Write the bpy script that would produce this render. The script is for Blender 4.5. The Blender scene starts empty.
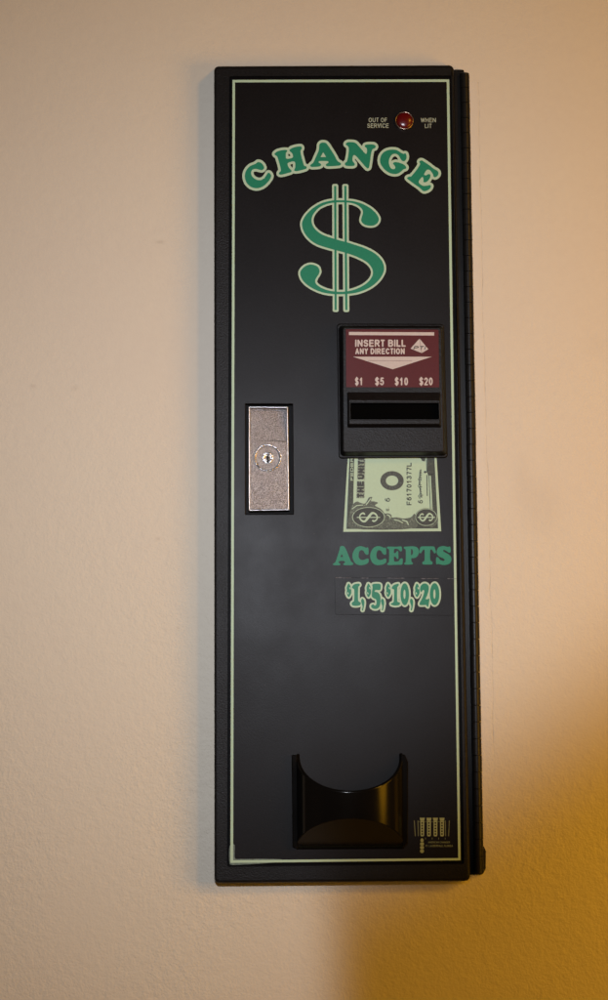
import bpy, bmesh, math, random
import numpy as np
from mathutils import Matrix, Vector

random.seed(7)
S = bpy.context.scene
COL = S.collection

# ------------------------------------------------------------------ camera
# door front lies in the plane Y=0, the wall at Y=+0.024, the viewer at Y<0.
# traced artwork is given in photograph pixels (608x1000) and laid on the real
# surface it is printed on, `h` metres in front of the door plane.
F = 1494.0
RX, RY, RZ = 0.1162, -0.0076, -0.0045
CT = (-0.0510, -0.2147, 1.4855)
WALL_Y = 0.024


def _rot(rx, ry, rz):
    return (Matrix.Rotation(rx, 3, 'X') @ Matrix.Rotation(ry, 3, 'Y') @ Matrix.Rotation(rz, 3, 'Z'))


R = _rot(RX, RY, RZ)


def U(px, py, h=0.0):
    """design point -> world point on the plane h in front of the door"""
    d = R @ Vector(((px - 304) / F, (500 - py) / F, -1.0))
    k = (h - CT[2]) / d.z
    return Vector((CT[0] + d.x * k, -h, CT[1] + d.y * k))


cam_d = bpy.data.cameras.new('camera')
cam = bpy.data.objects.new('camera', cam_d)
COL.objects.link(cam)
cam_d.sensor_fit = 'VERTICAL'
cam_d.angle = 2 * math.atan(500 / F)
cam_d.clip_start = 0.01
cam_d.clip_end = 100
M = Matrix(((1, 0, 0), (0, 0, -1), (0, 1, 0)))
mw = (M @ R).to_4x4()
mw.translation = M @ Vector(CT)
cam.matrix_world = mw
S.camera = cam


# ------------------------------------------------------------------ materials
def new_mat(name, col, rough=0.5, metal=0.0, spec=0.5):
    m = bpy.data.materials.new(name)
    m.use_nodes = True
    nt = m.node_tree
    b = nt.nodes['Principled BSDF']
    b.inputs['Base Color'].default_value = (*col, 1)
    b.inputs['Roughness'].default_value = rough
    b.inputs['Metallic'].default_value = metal
    b.inputs['Specular IOR Level'].default_value = spec
    return m, nt, b


def N(nt, kind, **kw):
    n = nt.nodes.new(kind)
    for k, v in kw.items():
        setattr(n, k, v)
    return n


def math_n(nt, op, a, b=None, c=None, clamp=False):
    n = N(nt, 'ShaderNodeMath', operation=op)
    n.use_clamp = clamp
    for i, v in enumerate((a, b, c)):
        if v is None:
            continue
        if isinstance(v, (int, float)):
            n.inputs[i].default_value = v
        else:
            nt.links.new(v, n.inputs[i])
    return n.outputs[0]


def noise(nt, scale, detail=2, vec=None, rough=0.5):
    n = N(nt, 'ShaderNodeTexNoise')
    n.inputs['Scale'].default_value = scale
    n.inputs['Detail'].default_value = detail
    n.inputs['Roughness'].default_value = rough
    if vec is not None:
        nt.links.new(vec, n.inputs['Vector'])
    return n


def objvec(nt):
    g = N(nt, 'ShaderNodeNewGeometry')
    return g.outputs['Position']


def add_bump(nt, b, height, strength, dist):
    bp = N(nt, 'ShaderNodeBump')
    bp.inputs['Strength'].default_value = strength
    bp.inputs['Distance'].default_value = dist
    nt.links.new(height, bp.inputs['Height'])
    nt.links.new(bp.outputs['Normal'], b.inputs['Normal'])
    return bp


def ramp(nt, fac, stops):
    r = N(nt, 'ShaderNodeValToRGB')
    els = r.color_ramp.elements
    while len(els) < len(stops):
        els.new(0.5)
    for e, (p, c) in zip(els, stops):
        e.position = p
        e.color = (*c, 1)
    nt.links.new(fac, r.inputs['Fac'])
    return r.outputs['Color']


def coat(name, col, rough, nscale, bump, vary=0.25, spec=0.5, speck=0.0):
    """painted / printed surface: fine grain bump, uneven gloss, slight tone variation"""
    m, nt, b = new_mat(name, col, rough, 0, spec)
    v = objvec(nt)
    n1 = noise(nt, nscale, 3, v, 0.6)
    n2 = noise(nt, 14, 4, v, 0.6)
    add_bump(nt, b, n1.outputs['Fac'], 1.0, bump)
    rr = math_n(nt, 'MULTIPLY_ADD', n2.outputs['Fac'], 0.16, rough - 0.08)
    nt.links.new(rr, b.inputs['Roughness'])
    n3 = noise(nt, nscale * 0.6, 2, v, 0.6)
    mixf = math_n(nt, 'MULTIPLY_ADD', n3.outputs['Fac'], vary, 1 - vary / 2)
    mx = N(nt, 'ShaderNodeMix', data_type='RGBA', blend_type='MULTIPLY')
    mx.inputs['Factor'].default_value = 1
    mx.inputs['A'].default_value = (*col, 1)
    cc = N(nt, 'ShaderNodeCombineColor')
    for i in range(3):
        nt.links.new(mixf, cc.inputs[i])
    nt.links.new(cc.outputs[0], mx.inputs['B'])
    out = mx.outputs['Result']
    if speck:
        n4 = noise(nt, 420, 1, v, 0.5)
        f = math_n(nt, 'GREATER_THAN', n4.outputs['Fac'], 0.80)
        n5 = noise(nt, 9, 2, v, 0.5)
        f2 = math_n(nt, 'MULTIPLY', f, math_n(nt, 'GREATER_THAN', n5.outputs['Fac'], 0.5))
        m2 = N(nt, 'ShaderNodeMix', data_type='RGBA')
        nt.links.new(math_n(nt, 'MULTIPLY', f2, speck), m2.inputs['Factor'])
        nt.links.new(out, m2.inputs['A'])
        m2.inputs['B'].default_value = (0.22, 0.2, 0.18, 1)
        out = m2.outputs['Result']
    nt.links.new(out, b.inputs['Base Color'])
    return m


MAT = {}
MAT['powder'] = coat('black_powder_coat', (0.0065, 0.0058, 0.0056), 0.42, 650, 0.00036, 1.4, 0.17, 0.4)
MAT['overlay'] = coat('black_overlay_film', (0.0058, 0.0048, 0.0048), 0.40, 800, 0.00008, 1.0, 0.14, 0.22)
MAT['moulded'] = coat('black_moulded_plastic', (0.007, 0.0062, 0.006), 0.42, 650, 0.00028, 1.2, 0.16)
MAT['gloss'] = coat('black_gloss_plastic', (0.004, 0.0035, 0.003), 0.16, 60, 0.00002, 0.3, 0.19)
MAT['void'] = new_mat('opening_shade_black', (0.002, 0.002, 0.002), 0.6, 0, 0.0)[0]  # near-black without gloss, stands in for shade inside slot and keyhole
MAT['groove_shade'] = coat('groove_shade_black', (0.0035, 0.0032, 0.0032), 0.45, 700, 0.0002, 0.8, 0.05)  # darker black paints recess shade into the groove and lock pocket
MAT['hinge'] = coat('hinge_black_steel', (0.009, 0.008, 0.007), 0.36, 700, 0.00010, 0.6, 0.2, 0.1)
MAT['green'] = coat('green_print', (0.011, 0.195, 0.110), 0.45, 900, 0.00006, 0.22, 0.2)
MAT['mint'] = coat('mint_print', (0.40, 0.55, 0.41), 0.45, 900, 0.00006, 0.16, 0.2)
MAT['paper'] = coat('banknote_paper_print', (0.39, 0.53, 0.38), 0.45, 700, 0.00006, 0.14, 0.2)
MAT['white'] = coat('pale_print', (0.50, 0.44, 0.42), 0.5, 900, 0.00005, 0.2, 0.15)
MAT['caption'] = coat('grey_print', (0.30, 0.34, 0.26), 0.5, 900, 0.00005, 0.2, 0.3)
MAT['red'] = coat('maroon_label_film', (0.078, 0.0100, 0.0115), 0.45, 900, 0.00008, 0.25, 0.14)
MAT['emblem'] = coat('mint_print_warm_shade', (0.27, 0.31, 0.15), 0.5, 900, 0.00005, 0.3, 0.2)  # mint print, with the dim warm light put into its colour
MAT['emblem_text'] = coat('mint_lettering_warm_shade', (0.15, 0.17, 0.085), 0.5, 900, 0.00005, 0.3, 0.2)  # same mint, darkened further to look dimly lit
MAT['ink'] = coat('banknote_ink', (0.035, 0.038, 0.034), 0.55, 900, 0.00005, 0.3, 0.3)
MAT['scuff'] = coat('worn_print', (0.12, 0.16, 0.14), 0.5, 500, 0.0001, 1.3, 0.3)


MAT['edge_wear'] = coat('lifted_film_edge', (0.09, 0.085, 0.09), 0.5, 600, 0.0001, 1.2, 0.3)


def engraving(name, lo, hi, scale, cut):
    m, nt, b = new_mat(name, lo, 0.55, 0, 0.3)
    v = objvec(nt)
    n1 = noise(nt, scale, 3, v, 0.7)
    vor = N(nt, 'ShaderNodeTexVoronoi', feature='DISTANCE_TO_EDGE')
    vor.inputs['Scale'].default_value = scale * 0.6
    nt.links.new(v, vor.inputs['Vector'])
    s = math_n(nt, 'MULTIPLY_ADD', vor.outputs['Distance'], -0.5, n1.outputs['Fac'])
    c = ramp(nt, s, [(0.0, lo), (cut, tuple(0.75 * a + 0.25 * q for a, q in zip(lo, hi))), (min(cut + 0.25, 1), hi)])
    nt.links.new(c, b.inputs['Base Color'])
    return m


MAT['engrave'] = engraving('engraved_border_print', (0.016, 0.018, 0.016), (0.15, 0.19, 0.14), 850, 0.54)
MAT['engrave_light'] = engraving('engraved_heading_print', (0.07, 0.078, 0.07), (0.36, 0.46, 0.34), 750, 0.36)
MAT['engrave_mid'] = engraving('engraved_seal_print', (0.03, 0.032, 0.03), (0.15, 0.18, 0.14), 900, 0.5)
MAT['engrave_pale'] = engraving('engraved_leaf_print', (0.03, 0.034, 0.03), (0.27, 0.34, 0.255), 700, 0.50)
MAT['engrave_dark'] = engraving('engraved_medallion_print', (0.018, 0.02, 0.018), (0.10, 0.12, 0.095), 900, 0.5)


def metal_mat():
    m, nt, b = new_mat('stamped_zinc', (0.46, 0.42, 0.40), 0.42, 1.0)
    v = objvec(nt)
    n1 = noise(nt, 1700, 2, v, 0.7)
    n2 = noise(nt, 1000, 2, v, 0.6)
    h = math_n(nt, 'MULTIPLY_ADD', n2.outputs['Fac'], 0.7, n1.outputs['Fac'])
    add_bump(nt, b, h, 1.0, 0.0005)
    c = ramp(nt, n2.outputs['Fac'], [(0.36, (0.19, 0.175, 0.174)), (0.64, (0.47, 0.445, 0.45))])
    nt.links.new(c, b.inputs['Base Color'])
    return m


MAT['zinc'] = metal_mat()
MAT['bright'] = coat('polished_rim_metal', (0.50, 0.48, 0.475), 0.34, 700, 0.0002, 0.4)
MAT['bright'].node_tree.nodes['Principled BSDF'].inputs['Metallic'].default_value = 1
MAT['cyl'] = coat('lock_cylinder_metal', (0.60, 0.59, 0.60), 0.24, 230, 0.0022, 0.6)
MAT['cyl'].node_tree.nodes['Principled BSDF'].inputs['Metallic'].default_value = 1
MAT['copper'] = coat('lamp_ring_metal', (0.36, 0.25, 0.19), 0.28, 300, 0.00005, 0.3)
MAT['copper'].node_tree.nodes['Principled BSDF'].inputs['Metallic'].default_value = 1
_m, _nt, _b = new_mat('red_lens', (0.085, 0.002, 0.002), 0.25, 0, 0.5)
_v = objvec(_nt)
_w = N(_nt, 'ShaderNodeTexVoronoi')
_w.inputs['Scale'].default_value = 700
_nt.links.new(_v, _w.inputs['Vector'])
add_bump(_nt, _b, _w.outputs['Distance'], 0.2, 0.0002)
MAT['lens'] = _m


def wall_mat():
    m, nt, b = new_mat('painted_orange_peel_plaster', (0.62, 0.55, 0.47), 0.62, 0, 0.3)
    v = objvec(nt)
    sep = N(nt, 'ShaderNodeSeparateXYZ')
    nt.links.new(v, sep.inputs[0])
    X, Z = sep.outputs['X'], sep.outputs['Z']
    # roller / orange-peel texture, strength drifting over the wall
    n1 = noise(nt, 150, 3, v, 0.55)
    n2 = noise(nt, 430, 2, v, 0.5)
    n3 = noise(nt, 5, 3, v, 0.5)
    n4 = noise(nt, 28, 3, v, 0.5)
    amp = math_n(nt, 'MULTIPLY_ADD', n3.outputs['Fac'], 1.6, -0.25, True)
    # the patch right beside the machine has been skimmed smoother
    amp = math_n(nt, 'MULTIPLY', amp, math_n(nt, 'MULTIPLY_ADD', math_n(nt, 'MULTIPLY_ADD', Z, -1.5, 0.45, True), 0.75, 0.35))
    h = math_n(nt, 'MULTIPLY_ADD', n2.outputs['Fac'], 0.6, n1.outputs['Fac'])
    h = math_n(nt, 'MULTIPLY', h, amp)
    h = math_n(nt, 'MULTIPLY_ADD', n4.outputs['Fac'], 0.5, h)
    # hairline crack beside the hinge side
    zc = N(nt, 'ShaderNodeCombineXYZ')
    nt.links.new(Z, zc.inputs[2])
    w1 = noise(nt, 9, 4, zc.outputs[0], 0.65)
    xl = math_n(nt, 'MULTIPLY_ADD', w1.outputs['Fac'], 0.009, math_n(nt, 'MULTIPLY_ADD', Z, -0.0050, CRACK_X - 0.0045))
    dx = math_n(nt, 'ABSOLUTE', math_n(nt, 'SUBTRACT', X, xl))
    line = math_n(nt, 'SUBTRACT', 1.0, math_n(nt, 'DIVIDE', dx, 0.0007), None, True)
    brk = noise(nt, 45, 3, zc.outputs[0], 0.7)
    line = math_n(nt, 'MULTIPLY', line, math_n(nt, 'MULTIPLY_ADD', brk.outputs['Fac'], 4.0, -1.5, True))
    zr = math_n(nt, 'MULTIPLY', math_n(nt, 'GREATER_THAN', Z, U(480, 760, -WALL_Y).z), math_n(nt, 'LESS_THAN', Z, U(480, 82, -WALL_Y).z))
    line = math_n(nt, 'MULTIPLY', line, zr)
    h = math_n(nt, 'MULTIPLY_ADD', line, -0.25, h)
    # strip of older paint between the machine and the crack
    strip = math_n(nt, 'DIVIDE', math_n(nt, 'SUBTRACT', xl, X), 0.006, None, True)
    strip = math_n(nt, 'MULTIPLY', strip, math_n(nt, 'GREATER_THAN', X, 0.09))
    strip = math_n(nt, 'MULTIPLY', strip, zr)
    # smudges
    smf = None
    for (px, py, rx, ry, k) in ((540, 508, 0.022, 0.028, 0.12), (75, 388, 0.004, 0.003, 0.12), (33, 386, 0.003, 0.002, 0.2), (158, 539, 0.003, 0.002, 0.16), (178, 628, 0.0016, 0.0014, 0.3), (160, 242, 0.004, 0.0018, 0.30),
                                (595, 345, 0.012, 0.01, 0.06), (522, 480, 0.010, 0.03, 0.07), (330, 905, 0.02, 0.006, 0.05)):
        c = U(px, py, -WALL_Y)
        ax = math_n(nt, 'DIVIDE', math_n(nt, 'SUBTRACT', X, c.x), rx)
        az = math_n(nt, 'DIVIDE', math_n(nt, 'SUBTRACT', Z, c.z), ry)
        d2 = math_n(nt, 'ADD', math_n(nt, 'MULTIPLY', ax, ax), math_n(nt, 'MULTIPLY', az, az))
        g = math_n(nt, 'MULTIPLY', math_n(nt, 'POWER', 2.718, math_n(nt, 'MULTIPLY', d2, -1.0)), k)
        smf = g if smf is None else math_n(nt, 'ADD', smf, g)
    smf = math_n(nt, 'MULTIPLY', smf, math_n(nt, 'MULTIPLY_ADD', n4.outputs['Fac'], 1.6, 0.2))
    tone = noise(nt, 2.2, 4, v, 0.55)
    c = ramp(nt, tone.outputs['Fac'], [(0.25, (0.63, 0.56, 0.462)), (0.75, (0.66, 0.60, 0.485))])

    def mixc(f, a, bcol):
        x = N(nt, 'ShaderNodeMix', data_type='RGBA')
        nt.links.new(f, x.inputs['Factor'])
        nt.links.new(a, x.inputs['A'])
        x.inputs['B'].default_value = (*bcol, 1)
        return x.outputs['Result']
    c = mixc(math_n(nt, 'MULTIPLY', strip, 0.30), c, (0.64, 0.60, 0.55))
    c = mixc(math_n(nt, 'MULTIPLY', line, 0.24), c, (0.22, 0.15, 0.10))
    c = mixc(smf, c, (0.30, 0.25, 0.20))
    fine = noise(nt, 120, 3, v, 0.6)
    c = mixc(math_n(nt, 'MULTIPLY_ADD', fine.outputs['Fac'], 0.24, -0.09, True), c, (0.48, 0.40, 0.33))
    nt.links.new(c, b.inputs['Base Color'])
    add_bump(nt, b, h, 1.0, 0.00125)
    return m


CRACK_X = U(486, 400, -WALL_Y).x
MAT['wall'] = wall_mat()


# ------------------------------------------------------------------ mesh builders
class MB:
    def __init__(self):
        self.v, self.f, self.m, self.sm = [], [], [], []

    def add(self, verts, faces, mi=0, smooth=False):
        o = len(self.v)
        self.v += [tuple(p) for p in verts]
        for f in faces:
            self.f.append([i + o for i in f])
            self.m.append(mi)
            self.sm.append(smooth)

    def loft(self, rings, cap0=False, cap1=True, mi=0, closed=True, smooth=False):
        n = len(rings[0])
        vs = [p for r in rings for p in r]
        fs = []
        for k in range(len(rings) - 1):
            for i in range(n if closed else n - 1):
                j = (i + 1) % n
                fs.append([k * n + i, k * n + j, (k + 1) * n + j, (k + 1) * n + i])
        if cap0:
            fs.append(list(range(n))[::-1])
        if cap1:
            b0 = (len(rings) - 1) * n
            fs.append([b0 + i for i in range(n)])
        self.add(vs, fs, mi, smooth)

    def build(self, name, mats, parent=None, recalc=True):
        me = bpy.data.meshes.new(name)
        me.from_pydata(self.v, [], self.f)
        for mt in (mats if isinstance(mats, (list, tuple)) else [mats]):
            me.materials.append(MAT[mt])
        me.polygons.foreach_set('material_index', self.m)
        me.polygons.foreach_set('use_smooth', self.sm)
        if recalc:
            bm = bmesh.new()
            bm.from_mesh(me)
            bmesh.ops.recalc_face_normals(bm, faces=bm.faces)
            bm.to_mesh(me)
            bm.free()
        me.update()
        o = bpy.data.objects.new(name, me)
        COL.objects.link(o)
        if parent is not None:
            o.parent = parent
        return o


def rquad(q, h, r=0.001, inset=0.0, n=5):
    """rounded quad (TL,TR,BR,BL in design px) at height h; inset in metres"""
    P = [U(x, y, h) for x, y in q]
    P = [np.array((p.x, p.z)) for p in P]
    out = []
    k = len(P)
    ins = []
    for i in range(k):
        a, b, c = P[i - 1], P[i], P[(i + 1) % k]
        e1 = (b - a) / np.linalg.norm(b - a)
        e2 = (c - b) / np.linalg.norm(c - b)
        # clockwise in (x,z): inner normal is to the right
        n1 = np.array((e1[1], -e1[0]))
        n2 = np.array((e2[1], -e2[0]))
        bis = n1 + n2
        bis = bis / (bis @ n1)
        ins.append(b + bis * inset)
    r = max(r - inset, 0.00015)
    for i in range(k):
        a, b, c = ins[i - 1], ins[i], ins[(i + 1) % k]
        e1 = (b - a) / np.linalg.norm(b - a)
        e2 = (c - b) / np.linalg.norm(c - b)
        n1 = np.array((e1[1], -e1[0]))
        n2 = np.array((e2[1], -e2[0]))
        bis = n1 + n2
        bis = bis / (bis @ n1)
        cen = b + bis * r
        a1 = math.atan2(*(-n1)[::-1])
        a2 = math.atan2(*(-n2)[::-1])
        while a2 - a1 > math.pi:
            a2 -= 2 * math.pi
        while a2 - a1 < -math.pi:
            a2 += 2 * math.pi
        for t in range(n):
            a = a1 + (a2 - a1) * t / (n - 1)
            p = cen + r * np.array((math.cos(a), math.sin(a)))
            out.append(Vector((p[0], -h, p[1])))
    return out


def slab_rings(q, h0, h1, bev, r=0.001, n=5, bn=4):
    rings = [rquad(q, h0, r, 0, n)]
    for k in range(bn + 1):
        a = k / bn * math.pi / 2
        rings.append(rquad(q, h1 - bev + bev * math.sin(a), r, bev * (1 - math.cos(a)), n))
    return rings


# ------------------------------------------------------------------ flat print: traced outlines -> filled sheets
def smooth_poly(pts, sub=5, tension=0.5):
    pts = [np.array(p, float) for p in pts]
    n = len(pts)
    out = []
    for i in range(n):
        p0, p1, p2, p3 = pts[i - 1], pts[i], pts[(i + 1) % n], pts[(i + 2) % n]
        for k in range(sub):
            t = k / sub
            m1 = (p2 - p0) * tension
            m2 = (p3 - p1) * tension
            # keep tangents short next to short segments
            L = np.linalg.norm(p2 - p1)
            for m in (m1, m2):
                lm = np.linalg.norm(m)
                if lm > L:
                    m *= L / lm
            a = 2 * t**3 - 3 * t**2 + 1
            b = t**3 - 2 * t**2 + t
            c = -2 * t**3 + 3 * t**2
            d = t**3 - t**2
            out.append(a * p1 + b * m1 + c * p2 + d * m2)
    return np.array(out)


def sdf_poly(contours, X, Y):
    """signed distance (inside > 0), even-odd over contours"""
    d = np.full(X.shape, 1e9)
    ins = np.zeros(X.shape, bool)
    for c in contours:
        A = c
        B = np.roll(c, -1, 0)
        for (x1, y1), (x2, y2) in zip(A, B):
            ex, ey = x2 - x1, y2 - y1
            L = ex * ex + ey * ey
            if L < 1e-12:
                continue
            t = np.clip(((X - x1) * ex + (Y - y1) * ey) / L, 0, 1)
            d = np.minimum(d, (X - x1 - t * ex)**2 + (Y - y1 - t * ey)**2)
            cr = ((y1 > Y) != (y2 > Y)) & (X < ex * (Y - y1) / (ey if abs(ey) > 1e-12 else 1e-12) + x1)
            ins ^= cr
    d = np.sqrt(d)
    return np.where(ins, d, -d)


class Art:
    """accumulates shapes (design px) as a signed distance field and meshes it at any offset"""

    def __init__(self, x0, y0, x1, y1, res=0.25):
        self.x = np.arange(x0, x1 + res, res)
        self.y = np.arange(y0, y1 + res, res)
        self.X, self.Y = np.meshgrid(self.x, self.y)
        self.D = np.full(self.X.shape, -1e3)

    def put(self, contours, pad=4):
        allp = np.concatenate(contours)
        i0, i1 = np.searchsorted(self.x, [allp[:, 0].min() - pad, allp[:, 0].max() + pad])
        j0, j1 = np.searchsorted(self.y, [allp[:, 1].min() - pad, allp[:, 1].max() + pad])
        s = (slice(j0, j1), slice(i0, i1))
        self.D[s] = np.maximum(self.D[s], sdf_poly(contours, self.X[s], self.Y[s]))

    def mesh(self, mb, level, h, mi):
        V = self.D - level
        V = np.where(np.abs(V) < 1e-6, 1e-6, V)
        ins = V > 0
        verts, faces = [], []
        cache = {}

        def vert(key, x, y):
            if key not in cache:
                cache[key] = len(verts)
                verts.append(U(x, y, h))
            return cache[key]
        ny, nx = V.shape
        full = ins[:-1, :-1] & ins[:-1, 1:] & ins[1:, :-1] & ins[1:, 1:]
        anyc = ins[:-1, :-1] | ins[:-1, 1:] | ins[1:, :-1] | ins[1:, 1:]
        for j in range(ny - 1):
            if not anyc[j].any():
                continue
            i = 0
            row = full[j]
            while i < nx - 1:
                if row[i]:
                    k = i
                    while k + 1 < nx - 1 and row[k + 1]:
                        k += 1
                    faces.append([vert((i, j), self.x[i], self.y[j]), vert((i, j + 1), self.x[i], self.y[j + 1]),
                                  vert((k + 1, j + 1), self.x[k + 1], self.y[j + 1]), vert((k + 1, j), self.x[k + 1], self.y[j])])
                    i = k + 1
                    continue
                if anyc[j, i]:
                    cs = [(i, j), (i, j + 1), (i + 1, j + 1), (i + 1, j)]
                    poly = []
                    for a in range(4):
                        p, q = cs[a], cs[(a + 1) % 4]
                        vp, vq = V[p[1], p[0]], V[q[1], q[0]]
                        if vp > 0:
                            poly.append(vert(p, self.x[p[0]], self.y[p[1]]))
                        if (vp > 0) != (vq > 0):
                            t = vp / (vp - vq)
                            key = (min(p, q), max(p, q))
                            poly.append(vert(key, self.x[p[0]] + t * (self.x[q[0]] - self.x[p[0]]),
                                             self.y[p[1]] + t * (self.y[q[1]] - self.y[p[1]])))
                    if len(poly) >= 3:
                        faces.append(poly)
                i += 1
        mb.add(verts, faces, mi)


def tr(ox, oy, s, pts, sub=5, smooth=True):
    p = [(ox + x / s, oy + y / s) for x, y in pts]
    return smooth_poly(p, sub) if smooth else np.array(p, float)


def ell(cx, cy, rx, ry, n=40):
    return np.array([(cx + rx * math.cos(2 * math.pi * i / n), cy + ry * math.sin(2 * math.pi * i / n)) for i in range(n)])


def flat_poly(mb, pts, h, mi=0):
    """one flat convex-ish polygon in design px"""
    mb.add([U(x, y, h) for x, y in pts], [list(range(len(pts)))], mi)


def flat_ring(mb, outer, inner, h, mi=0):
    n = len(outer)
    mb.add([U(x, y, h) for x, y in outer] + [U(x, y, h) for x, y in inner],
           [[i, (i + 1) % n, n + (i + 1) % n, n + i] for i in range(n)], mi)


def ribbon(mb, pts, w, h, mi=0):
    """line of width w (px) along pts"""
    pts = [np.array(p, float) for p in pts]
    L, Rr = [], []
    for i, p in enumerate(pts):
        a = pts[max(i - 1, 0)]
        b = pts[min(i + 1, len(pts) - 1)]
        d = (b - a) / (np.linalg.norm(b - a) + 1e-9)
        n = np.array((-d[1], d[0]))
        ww = w[i] if isinstance(w, (list, tuple)) else w
        L.append(p + n * ww / 2)
        Rr.append(p - n * ww / 2)
    vs = [U(x, y, h) for x, y in L] + [U(x, y, h) for x, y in Rr]
    k = len(pts)
    mb.add(vs, [[i, i + 1, k + i + 1, k + i] for i in range(k - 1)], mi)


def arc(cx, cy, rx, ry, a0, a1, n=14):
    return [(cx + rx * math.cos(math.radians(a0 + (a1 - a0) * i / n)), cy + ry * math.sin(math.radians(a0 + (a1 - a0) * i / n))) for i in range(n + 1)]


_S = arc(.5, .765, .48, .235, 25, 262) + arc(.5, .27, .5, .27, 82, -155)
GL = {
    'A': (.72, [[(0, 0), (.5, 1), (1, 0)], [(.2, .32), (.8, .32)]]),
    'B': (.72, [[(0, 0), (0, 1), (.55, 1)] + arc(.55, .765, .38, .235, 90, -90) + [(0, .53)], [(.55, .53)] + arc(.58, .265, .42, .265, 90, -90) + [(0, 0)]]),
    'C': (.72, [arc(.52, .5, .52, .5, 42, 318, 24)]),
    'D': (.72, [[(0, 0), (0, 1), (.42, 1)] + arc(.42, .5, .58, .5, 90, -90) + [(0, 0)]]),
    'E': (.67, [[(1, 0), (0, 0), (0, 1), (.96, 1)], [(0, .52), (.88, .52)]]),
    'F': (.61, [[(0, 0), (0, 1), (1, 1)], [(0, .5), (.85, .5)]]),
    'G': (.78, [arc(.5, .5, .5, .5, 42, 330, 24) + [(.98, .45), (.58, .45)]]),
    'H': (.72, [[(0, 0), (0, 1)], [(1, 0), (1, 1)], [(0, .52), (1, .52)]]),
    'I': (.28, [[(.5, 0), (.5, 1)]]),
    'L': (.61, [[(0, 1), (0, 0), (1, 0)]]),
    'M': (.83, [[(0, 0), (0, 1), (.5, .1), (1, 1), (1, 0)]]),
    'N': (.72, [[(0, 0), (0, 1), (1, 0), (1, 1)]]),
    'O': (.78, [arc(.5, .5, .5, .5, 0, 360, 28)]),
    'P': (.67, [[(0, 0), (0, 1), (.55, 1)] + arc(.55, .74, .45, .26, 90, -90) + [(0, .48)]]),
    'R': (.72, [[(0, 0), (0, 1), (.58, 1)] + arc(.58, .75, .4, .25, 90, -90) + [(0, .5)], [(.5, .5), (1, 0)]]),
    'S': (.67, [_S]),
    'T': (.61, [[(0, 1), (1, 1)], [(.5, 1), (.5, 0)]]),
    'U': (.72, [[(0, 1), (0, .38)] + arc(.5, .38, .5, .38, 180, 360) + [(1, 1)]]),
    'V': (.67, [[(0, 1), (.5, 0), (1, 1)]]),
    'W': (.94, [[(0, 1), (.25, 0), (.5, .95), (.75, 0), (1, 1)]]),
    'Y': (.67, [[(0, 1), (.5, .46), (1, 1)], [(.5, .46), (.5, 0)]]),
    '$': (.58, [_S, [(.5, -.1), (.5, 1.1)]]),
    '0': (.56, [arc(.5, .5, .5, .5, 0, 360, 28)]),
    '1': (.56, [[(.12, .74), (.58, 1), (.58, 0)]]),
    '2': (.56, [arc(.5, .72, .48, .28, 165, -35) + [(0, 0), (1, 0)]]),
    '3': (.56, [arc(.45, .76, .45, .24, 150, -90) + arc(.45, .27, .53, .27, 90, -155)]),
    '5': (.56, [[(.95, 1), (.2, 1), (.1, .52)] + arc(.46, .33, .52, .33, 125, -155)]),
    '6': (.56, [arc(.5, .31, .5, .31, 0, 360, 24), [(.86, .95), (.5, 1), (.16, .8), (.02, .5), (0, .31)]]),
    '7': (.56, [[(0, 1), (1, 1), (.62, .5), (.42, 0)]]),
    '.': (.28, [[(.5, 0), (.5, .01)]]),
    ',': (.28, [[(.5, .05), (.4, -.15)]]),
    ' ': (.30, []),
}


def text_into(mb, s, quad, h, mi=0, wt=0.17, shear=0.0):
    """stroke lettering fitted in the quad (BL, BR, TR, TL of the text, design px); wt = stem / height"""
    q = [np.array(p, float) for p in quad]
    H = np.linalg.norm(q[3] - q[0])
    W = np.linalg.norm(q[1] - q[0])
    tot = sum(GL[c][0] for c in s) - 0.10
    k = W / tot                      # px per em of advance
    r = wt * H / 2
    lines = []
    pen = -0.05
    for c in s:
        adv, polys = GL[c]
        g0, g1 = (pen + 0.05) * k + r, (pen + adv - 0.05) * k - r
        if c == 'I':
            g0 = g1 = (pen + adv / 2) * k
        for pl_ in polys:
            out = []
            for x, y in pl_:
                u = g0 + (g1 - g0) * x
                v = r + (H - 2 * r) * y
                u += shear * v
                u, v = u / W, v / H
                out.append((q[0] * (1 - u) + q[1] * u) * (1 - v) + (q[3] * (1 - u) + q[2] * u) * v)
            lines.append(out)
        pen += adv
    allp = np.concatenate([np.array(l) for l in lines])
    lo, hi = allp.min(0) - r - 1, allp.max(0) + r + 1
    art = Art(lo[0], lo[1], hi[0], hi[1], max(0.09, min(0.16, r / 3)))
    for l in lines:
        for p, n in zip(l[:-1], l[1:]):
            e = n - p
            L = max(e @ e, 1e-12)
            i0, i1 = np.searchsorted(art.x, [min(p[0], n[0]) - r - .4, max(p[0], n[0]) + r + .4])
            j0, j1 = np.searchsorted(art.y, [min(p[1], n[1]) - r - .4, max(p[1], n[1]) + r + .4])
            sl = (slice(j0, j1), slice(i0, i1))
            X, Y = art.X[sl], art.Y[sl]
            t = np.clip(((X - p[0]) * e[0] + (Y - p[1]) * e[1]) / L, 0, 1)
            d = np.hypot(X - p[0] - t * e[0], Y - p[1] - t * e[1])
            art.D[sl] = np.maximum(art.D[sl], r - d)
    art.mesh(mb, 0.0, h, mi)


def box_text(mb, s, x0, y0, x1, y1, h, mi=0, wt=0.17, shear=0.0):
    text_into(mb, s, [(x0, y1), (x1, y1), (x1, y0), (x0, y0)], h, mi, wt, shear)


def up_text(mb, s, x0, y0, x1, y1, h, mi=0, wt=0.15):
    """text turned a quarter turn, reading upward"""
    text_into(mb, s, [(x1, y1), (x1, y0), (x0, y0), (x0, y1)], h, mi, wt)


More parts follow.
